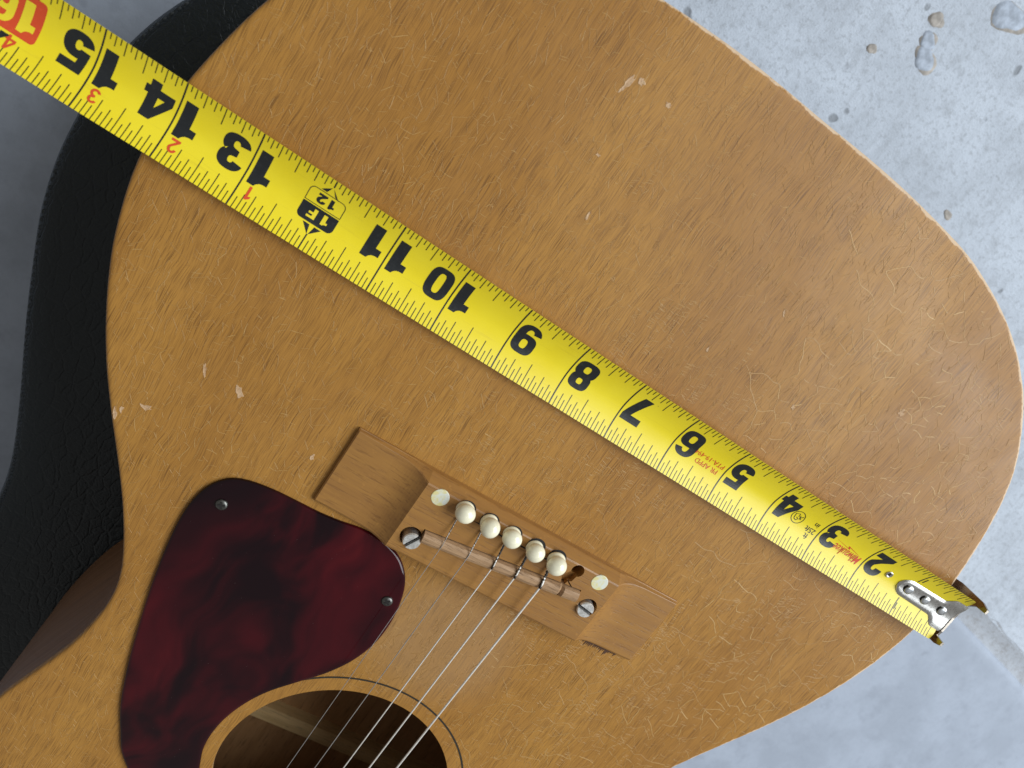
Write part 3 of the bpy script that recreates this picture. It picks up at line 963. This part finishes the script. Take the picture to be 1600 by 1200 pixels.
# row of stitches along the lid's edge
so_ = resample(offset(co, .13), .15); v = []; f = []
for i in range(len(so_)):
    x, y = so_[i]; xn, yn = so_[(i + 1) % len(so_)]
    l = math.hypot(xn - x, yn - y) or 1; tx, ty = (xn - x) / l, (yn - y) / l; b0 = len(v)
    for a_, w_, z_ in ((0, .012, ctop - .10), (.02, .016, ctop - .045), (.08, .016, ctop - .045), (.10, .012, ctop - .10)):
        v += [(x + tx * a_ - ty * w_, y + ty * a_ + tx * w_, z_), (x + tx * a_ + ty * w_, y + ty * a_ - tx * w_, z_)]
    for q in range(3): f.append((b0 + 2 * q, b0 + 2 * q + 1, b0 + 2 * q + 3, b0 + 2 * q + 2))
st_ = mesh('stitching', v, f, M['piping'], case, True); st_['kind'] = 'stuff'
pp = [(x, y, -6.14) for x, y in co]
v, f = tube(pp + [pp[0]], .06, 8)
mesh('seam_binding', v, f, M['nickel'], case, True)

# ------------------------------------------------------------------ tape measure
TA = dict(x0=7.093478, y0=2.892397, phi=-.0046525, k=-.0058183, hw=.503, r0=.1698, r1=-.11386)
SAG = .165
ss = np.linspace(-.6, 26, 800)
zz = .190 + .22 * np.clip(1 - (ss + .2) / 8.5, 0, None) ** 1.6 * np.where(ss < 8.3, 1, 0)
zp = np.gradient(zz, ss)
ph = TA['phi'] + TA['k'] * ss / 10
cs = np.sqrt(1 - zp ** 2)
def integ(g):
    r = np.r_[0, np.cumsum((g[1:] + g[:-1]) / 2) * (ss[1] - ss[0])]
    return r - np.interp(0, ss, r)
TX = TA['x0'] + integ(-np.cos(ph) * cs); TY = TA['y0'] + integ(-np.sin(ph) * cs)
def tp(s, v, h=0.0):
    """point on the blade: s inches from the hook, v across (-.5 .. .5), h above"""
    x, y, z = np.interp(s, ss, TX), np.interp(s, ss, TY), np.interp(s, ss, zz)
    a = np.interp(s, ss, ph); dz = np.interp(s, ss, zp)
    t = Vector((-math.cos(a), -math.sin(a), dz)).normalized()
    lat = Vector((-math.sin(a), math.cos(a), 0)).normalized()
    up = lat.cross(t)
    if up.z < 0: up = -up
    r = TA['r0'] + TA['r1'] * min(s, 15) / 10
    l2 = lat * math.cos(r) + up * math.sin(r); u2 = up * math.cos(r) - lat * math.sin(r)
    w = 2 * abs(v)
    prof = -SAG * (1 - w ** 1.75)
    p = Vector((x, y, z)) + l2 * (-v * 2 * TA['hw']) + u2 * (prof + h)
    return tuple(p)

tape = empty('tape_measure', 7.09, 2.89, 0)
tape['label'] = 'yellow steel tape measure blade lying across the guitar'
tape['category'] = 'tape measure'
S_END = 22.0
nsx = 220; nv = 26
def grid_blade():
    v = []; f = []
    for i in range(nsx + 1):
        s = S_END * i / nsx
        for j in range(nv + 1):
            w = -.5 + j / nv
            s2 = s
            if i == 0: s2 = .05 * max(0, (abs(w) - .38) / .12) ** 2   # clipped corners at the end
            v.append(tp(s2, w, 0))
    m_ = nv + 1; off = len(v)
    for i in range(nsx + 1):
        for j in range(nv + 1):
            p = v[i * m_ + j]; v.append((p[0], p[1], p[2] - .007))
    for i in range(nsx):
        for j in range(nv):
            a = i * m_ + j
            f.append((a, a + 1, a + m_ + 1, a + m_))
            f.append((off + a, off + a + m_, off + a + m_ + 1, off + a + 1))
        for j in (0, nv):
            a = i * m_ + j; f.append((a, a + m_, off + a + m_, off + a))
    for i in (0, nsx):
        for j in range(nv):
            a = i * m_ + j; f.append((a, a + 1, off + a + 1, off + a))
    return v, f
v, f = grid_blade()
blade = mesh('blade', v, f, M['yellow'], tape, True)
for e in blade.data.polygons: pass
bm = bmesh.new(); bm.from_mesh(blade.data)
for e in bm.edges:
    if e.is_manifold and e.calc_face_angle(0) > .9: e.smooth = False
bm.to_mesh(blade.data); bm.free()

def on_blade(name, loops_list, mat, h=.003, parent=None, hs=None):
    """flat print: list of shapes, each a list of closed (s, v) loops (first outer, then holes)"""
    bm = bmesh.new()
    lay = bm.verts.layers.float.new('hh')
    for si, loops in enumerate(loops_list):
        b2 = bmesh.new(); ed = []
        for lp in loops:
            vv = [b2.verts.new((p[0], p[1], 0)) for p in lp]
            ed += [b2.edges.new((vv[i], vv[(i + 1) % len(vv)])) for i in range(len(vv))]
        bmesh.ops.triangle_fill(b2, edges=ed, use_beauty=False)
        vmin = min(p[1] for lp in loops for p in lp); vmax = max(p[1] for lp in loops for p in lp)
        kk = math.ceil(vmin / .04)
        while kk * .04 < vmax:
            bmesh.ops.bisect_plane(b2, geom=b2.verts[:] + b2.edges[:] + b2.faces[:], plane_co=(0, kk * .04, 0), plane_no=(0, 1, 0), dist=1e-6)
            kk += 1
        mp_ = {}
        for q in b2.verts:
            nvx = bm.verts.new(P3(*tp(q.co.x, q.co.y, h + (hs[si] if hs else 0)))); mp_[q] = nvx
        for fc in b2.faces:
            try: bm.faces.new([mp_[q] for q in fc.verts])
            except ValueError: pass
        b2.free()
    bmesh.ops.recalc_face_normals(bm, faces=bm.faces)
    me = bpy.data.meshes.new(name); bm.to_mesh(me); bm.free()
    me.materials.append(mat)
    return link(bpy.data.objects.new(name, me), parent or blade)

def rect(s0, s1, v0, v1): return [(s0, v0), (s1, v0), (s1, v1), (s0, v1)]

# --- glyphs: loops in a unit box, y up, height 1
def arc(cx, cy, rx, ry, a0, a1, n=16, p=2.35):
    out = []
    for i in range(n + 1):
        a = math.radians(a0 + (a1 - a0) * i / n)
        c_, s2 = math.cos(a), math.sin(a)
        out.append((cx + rx * math.copysign(abs(c_) ** (2 / p), c_), cy + ry * math.copysign(abs(s2) ** (2 / p), s2)))
    return out
def ring(cx, cy, rx, ry, tx, ty, p=2.5):
    return [arc(cx, cy, rx, ry, 0, 360, 36, p)[:-1], arc(cx, cy, rx - tx, ry - ty, 0, 360, 28, p)[:-1]]
def band(cx, cy, rx, ry, tx, ty, a0, a1, p=2.35):
    return [arc(cx, cy, rx, ry, a0, a1, 24, p) + arc(cx, cy, rx - tx, ry - ty, a1, a0, 24, p)]
G = {}
G['0'] = [ring(.36, .5, .36, .5, .245, .175, 3.2)]
G['1'] = [[[(.18, 0), (.50, 0), (.50, 1), (.30, 1), (.26, .93), (.19, .875), (.10, .85), (0, .85), (0, .64), (.18, .64)]]]
G['2'] = [[arc(.36, .665, .36, .335, 180, -38, 26) + [(.40, .235), (.71, .235), (.71, 0), (0, 0), (0, .17), (.30, .42)] + arc(.36, .665, .085, .125, -38, 180, 18)]]
G['3'] = [[arc(.36, .715, .345, .285, 172, -62, 22) + arc(.36, .29, .36, .29, 55, -172, 26) + arc(.36, .29, .085, .105, -172, 80, 14) + [(.24, .42), (.24, .595)] + arc(.36, .715, .075, .095, -80, 172, 14)]]
G['4'] = [[[(.40, 0), (.66, 0), (.66, .18), (.76, .18), (.76, .39), (.66, .39), (.66, 1), (.38, 1), (0, .42), (0, .18), (.40, .18)], [(.40, .39), (.40, .68), (.22, .39)]]]
G['5'] = [[[(.08, 1), (.66, 1), (.66, .775), (.285, .775), (.265, .645)] + arc(.345, .335, .36, .335, 100, -170, 30) + arc(.345, .335, .085, .125, -170, 150, 20) + [(.03, .42)]]]
G['7'] = [[[(0, 1), (.68, 1), (.68, .80), (.40, 0), (.08, 0), (.40, .765), (0, .765)]]]
G['8'] = [ring(.36, .725, .335, .275, .24, .175, 2.9), ring(.36, .29, .36, .29, .25, .165, 2.9)]
G['6'] = [ring(.36, .325, .36, .325, .25, .175, 2.9), [arc(.36, .62, .36, .38, 18, 180, 22) + [(0, .32), (.245, .36)] + arc(.36, .66, .115, .18, 180, 18, 12)]]
G['9'] = [[[(.72 - x, 1 - y) for x, y in lp] for lp in sh] for sh in G['6']]
G['F'] = [[[(0, 0), (.24, 0), (.24, .39), (.52, .39), (.52, .60), (.24, .60), (.24, .79), (.58, .79), (.58, 1), (0, 1)]]]
W = {'0': .72, '1': .50, '2': .72, '3': .72, '4': .76, '5': .71, '6': .72, '7': .68, '8': .72, '9': .72, 'F': .58}

def glyph(ch, s0, v0, h, wf=1.0):
    """left edge at s0, baseline at v0, height h (s runs with the text, v is text-up)"""
    return [[[(s0 + x * h * wf, v0 + y * h) for x, y in lp] for lp in sh] for sh in G[ch]]

HG = .46; VB = -.305
def number(txt, shapes, mat=None, h=.003, hs=None, parent=None):
    n_ = len(shapes)
    return on_blade('inch_number', shapes, mat or M['ink'], h, parent, [.0003 * i for i in range(n_)])
for N_ in range(2, 10):
    ch = str(N_); w_ = W[ch] * HG * 1.04
    if N_ == 1: continue
    number(ch, glyph(ch, N_ - .045 - w_, VB, HG, 1.04))
for N_ in (10, 11, 13, 14, 15):
    t = str(N_)
    w1 = W['1'] * HG * 1.04
    number(t, glyph('1', N_ - .055 - w1, VB, HG, 1.04))
    number(t, glyph(t[1], N_ + (.06 if t[1] != '1' else .085), VB, HG, 1.04))
# 16 in a red box
def rrect(s0, s1, v0, v1, r, corners=(1, 1, 1, 1), n=6):
    out = []
    for (cx, cy, a0, on) in ((s1 - r, v1 - r, 0, corners[0]), (s0 + r, v1 - r, 90, corners[1]), (s0 + r, v0 + r, 180, corners[2]), (s1 - r, v0 + r, 270, corners[3])):
        if on: out += [(cx + r * math.cos(math.radians(a0 + 90 * i / n)), cy + r * math.sin(math.radians(a0 + 90 * i / n))) for i in range(n + 1)]
        else: out.append((s1 if a0 in (0, 270) else s0, v1 if a0 in (0, 90) else v0))
    return out
on_blade('stud_mark', [[rrect(15.64, 16.27, -.34, .16, .05)]], M['red'], .003)
number('16', glyph('1', 15.70, -.27, .37, .95), M['yellow_print'], .0045)
number('16', glyph('6', 15.945, -.27, .37, .95), M['yellow_print'], .0045)
on_blade('stud_arrow', [[[(15.88, .19), (15.99, .19), (15.99, .31)]], [[(16.01, .19), (16.12, .19), (16.01, .31)]]], M['ink'])
# small red feet-plus-inch numbers, thin strokes
def thin(ch, s0, v0, h):
    w = .2
    q = {'1': [[[(.25, 0), (.45, 0), (.45, 1), (.28, 1), (.05, .82), (.05, .66), (.25, .74)]]],
         '2': [[arc(.33, .70, .33, .30, 175, -30, 18, 2) + [(.28, .18), (.66, .18), (.66, 0), (0, 0), (0, .14), (.42, .58)] + arc(.33, .70, .15, .14, -10, 175, 10, 2)]],
         '3': [[arc(.33, .73, .32, .27, 165, -60, 16, 2) + arc(.33, .29, .34, .29, 55, -165, 20, 2) + arc(.33, .29, .16, .13, -165, 80, 10, 2) + [(.24, .43), (.24, .58)] + arc(.33, .73, .15, .12, -80, 165, 10, 2)]],
         '4': [[[(.40, 0), (.58, 0), (.58, .22), (.70, .22), (.70, .38), (.58, .38), (.58, 1), (.40, 1), (0, .40), (0, .22), (.40, .22)], [(.40, .38), (.40, .72), (.17, .38)]]]}[ch]
    return [[[(s0 + x * h, v0 + y * h) for x, y in lp] for lp in sh] for sh in q]
for N_ in (13, 14, 15, 16):
    on_blade('foot_number', thin(str(N_ - 12), N_ - .205, .175, .17), M['red'], .003)

# one-foot mark at 12
on_blade('foot_mark_box', [[rrect(11.745, 12.255, -.055, .165, .07, (1, 1, 0, 0))]], M['ink'])
on_blade('foot_mark_frame', [[rrect(11.745, 12.255, -.285, -.070, .07, (0, 0, 1, 1)), rrect(11.754, 12.246, -.276, -.079, .063, (0, 0, 1, 1))]], M['ink'])
on_blade('foot_mark_number', glyph('1', 11.85, -.02, .135, 1.25) + glyph('F', 12.02, -.02, .135, 1.5), M['yellow_print'], .0045)
on_blade('inch_number', glyph('1', 11.875, -.245, .135, 1.15) + glyph('2', 12.0, -.245, .135, 1.25), M['ink'], .003)
on_blade('foot_arrow', [[[(11.87, .185), (11.965, .185), (11.992, .30)]], [[(12.13, .185), (12.035, .185), (12.008, .30)]],
                        [[(11.87, -.268), (11.93, -.295), (11.99, -.385)]], [[(12.13, -.300), (12.05, -.300), (12.01, -.385)]]], M['ink'])

# graduation marks
def graduations():
    thick = []; thinl = []
    for N_ in range(2, 22):
        if N_ == 12:
            thick += [[rect(N_ - .009, N_ + .009, .30, .499)], [rect(N_ - .009, N_ + .009, -.499, -.40)]]
        elif N_ == 16:
            thick += [[rect(N_ - .009, N_ + .009, .31, .499)], [rect(N_ - .009, N_ + .009, -.499, -.36)]]
        else:
            thick.append([rect(N_ - .010, N_ + .010, -.499, .499)])
    thick += [[rect(.990, 1.008, .20, .499)], [rect(.990, 1.008, -.499, -.20)]]
    for N_ in range(0, 21):
        for k in range(1, 16):
            s = N_ + k / 16
            lb, lt = ((.315, .215) if k == 8 else (.255, .165) if k % 4 == 0 else (.205, .125) if k % 2 == 0 else (.14, .075))
            w = .0058
            if s < .12: continue
            thinl.append([rect(s - w, s + w, .499 - lb, .499)])
            thinl.append([rect(s - w, s + w, -.499, -.499 + lt)])
    return thick, thinl
thick, thinl = graduations()
o = on_blade('inch_line', thick, M['ink'], .0025); o['kind'] = 'stuff'
o = on_blade('graduation_mark', thinl, M['thin_ink'], .0025); o['kind'] = 'stuff'

# small printed words
def text_shapes(txt, s0, v0, h, shear=0.0, wf=1.0, bold=0.0):
    cu = bpy.data.curves.new('txt', 'FONT'); cu.body = txt; cu.size = 1.0; cu.shear = shear; cu.resolution_u = 2; cu.offset = bold
    ob = bpy.data.objects.new('txt', cu); scene.collection.objects.link(ob)
    dg = bpy.context.evaluated_depsgraph_get()
    me = bpy.data.meshes.new_from_object(ob.evaluated_get(dg))
    vs = [(s0 + q.co.x * h * wf, v0 + q.co.y * h) for q in me.vertices]; fs = [tuple(p.vertices) for p in me.polygons]
    wid = max(q[0] for q in vs) - s0
    bpy.data.objects.remove(ob)
    return vs, fs, wid
def word(name, txt, s0, v0, h, mat, **kw):
    vs, fs, wid = text_shapes(txt, s0, v0, h, **kw)
    return mesh(name, [tp(a, b, .003) for a, b in vs], fs, mat, blade)
word('approval_text', 'PR APPD', 5.10, .045, .115, M['red'])
word('approval_text', 'PTA-19-494', 5.06, -.075, .115, M['red'])
word('unit_text', 'ft', 3.13, .13, .13, M['ink'], bold=.006)
word('unit_text', '25ft', 3.06, .015, .13, M['ink'], bold=.006)
word('unit_text', 'in', 3.09, -.11, .13, M['ink'], bold=.006)
word('maker_script', 'Milwaukee', 2.06, -.005, .215, M['red'], shear=.35, wf=.62, bold=.008)
on_blade('maker_bolt', [[[(2.08, -.005), (2.42, -.075), (2.40, -.035), (2.70, -.075), (2.36, -.02), (2.38, -.055)]]], M['red'])
# round class mark next to the 4
cxs, cvs = 3.495, -.02
on_blade('class_mark', [[arc(cxs, cvs, .118, .118, 0, 360, 32, 2)[:-1], arc(cxs, cvs, .107, .107, 0, 360, 32, 2)[:-1]]], M['ink'])
def stroke(pts, w):
    o = []; b = []
    for i, p in enumerate(pts):
        a = pts[max(i - 1, 0)]; c_ = pts[min(i + 1, len(pts) - 1)]
        tx, ty = c_[0] - a[0], c_[1] - a[1]; l = math.hypot(tx, ty)
        o.append((p[0] - ty / l * w, p[1] + tx / l * w)); b.append((p[0] + ty / l * w, p[1] - tx / l * w))
    return [o + b[::-1]]
on_blade('class_mark_sign', [stroke([(cxs + .05, cvs + .045), (cxs + .07, cvs - .04), (cxs + .01, cvs - .065), (cxs - .005, cvs - .01)], .006),
                             stroke([(cxs - .05, cvs + .03), (cxs - .03, cvs + .0), (cxs - .085, cvs - .045)], .006),
                             stroke([(cxs - .02, cvs - .045), (cxs - .035, cvs - .015), (cxs - .075, cvs + .02)], .005),
                             stroke([(cxs + .045, cvs + .05), (cxs + .0, cvs + .065), (cxs - .02, cvs + .03), (cxs + .02, cvs + .01)], .006)], M['ink'], hs=[0, .0003, .0006, .0009])
word('inch_number', '1', .93, .285, .16, M['ink'], bold=.006)
word('inch_number', '1', .90, -.345, .16, M['ink'], bold=.006)

# eyelet
v = []; f = []
n = 24
es, ev = 1.47, -.035
for r, h in ((.062, .002), (.060, .018), (.045, .022), (.030, .012), (.028, -.004)):
    for i in range(n):
        a = 2 * math.pi * i / n; v.append(tp(es + r * math.cos(a), ev + r * math.sin(a), h))
for lv in range(4):
    for i in range(n): f.append((lv * n + i, lv * n + (i + 1) % n, (lv + 1) * n + (i + 1) % n, (lv + 1) * n + i))
ey = mesh('eyelet', v, f, M['hook_steel'], blade, True)
mesh('eyelet_hole', [tp(es + .029 * math.cos(2 * math.pi * i / n), ev + .029 * math.sin(2 * math.pi * i / n), .0035) for i in range(n)], [tuple(range(n))], M['black_gap'], blade)

# end hook: flange on the blade + T-shaped end plate with horns
def flange_half(s):
    if s > 1.02:
        d = (s - 1.02) / .20
        return .175 * math.sqrt(max(0, 1 - d * d))
    if s > .34: return .175 + .016 * (1.02 - s)
    if s > .17: 
        t = (.34 - s) / .17
        return .186 + .135 * t * t * (3 - 2 * t)
    return .321
v = []; f = []
sl = [-.055, -.05, -.02, 0, .04, .08, .12, .17, .20, .23, .26, .30, .34, .4, .5, .6, .7, .8, .92, 1.02, 1.08, 1.13, 1.17, 1.195, 1.212, 1.219]
m_ = 11
for s in sl:
    hw = max(flange_half(s), .012)
    for j in range(m_):
        w = -1 + 2 * j / (m_ - 1)
        h = .036 if abs(w) < .99 else .006
        if abs(w) > .7 and abs(w) < .99: h = .030
        if s > 1.21: h = min(h, .012)
        v.append(tp(s, w * hw + .0, h))
for i in range(len(sl) - 1):
    for j in range(m_ - 1):
        f.append((i * m_ + j, (i + 1) * m_ + j, (i + 1) * m_ + j + 1, i * m_ + j + 1))
hook = mesh('end_hook', v, f, M['hook_steel'], tape, True)
hook['label'] = 'steel end hook with three rivets'
# rivets over larger dark discs, shifted so a dark crescent shows
v, f = lathe([(.080, 0), (.080, .016), (.070, .026), (.03, .028), (.004, .028)], 24)
riv = raw('rivet', v, f, M['rivet'])
v2, f2_ = lathe([(.092, 0), (.092, .003)], 24)
rdark = raw('rivet_disc', v2, f2_, M['black_gap'])
for s in (1.0, .61, .21):
    p = tp(s, .0, .037); p2 = tp(s + .018, -.018, .0355)
    a = tp(s, -.02, 0); b = tp(s, .02, 0)
    slope = TA['r0'] + TA['r1'] * s / 10
    place('rivet_disc', rdark, p2[0], p2[1], p2[2] - .0005, hook, (slope, 0, 0))
    place('rivet', riv, p[0], p[1], p[2], hook, (slope, 0, 0))
# end plate hanging over the edge of the top, its horns standing proud of the blade
ex = tp(-.055, 0, 0)[0]
zc = tp(-.055, 0, 0)[2]; yc = tp(0, 0, 0)[1]
ze = tp(-.055, -.5, 0)[2]; ze2 = tp(-.055, .5, 0)[2]
pl = [(-.50, zc - .62), (.50, zc - .62), (.54, zc - .30), (.53, ze + .00), (.48, ze + .15), (.41, ze + .15), (.40, ze - .06), (.30, zc + .055), (0, zc + .037),
      (-.30, zc + .05), (-.40, ze2 - .04), (-.42, ze2 + .14), (-.49, ze2 + .14), (-.53, ze2 + .02), (-.54, zc - .30)]
v = [(ex + dx, yc + a, b) for dx in (0.0, .045) for a, b in pl]
n = len(pl)
f = [tuple(range(n)), tuple(range(n, 2 * n))] + [(i, (i + 1) % n, n + (i + 1) % n, n + i) for i in range(n)]
mesh('end_plate', v, f, M['dark_steel'], hook)
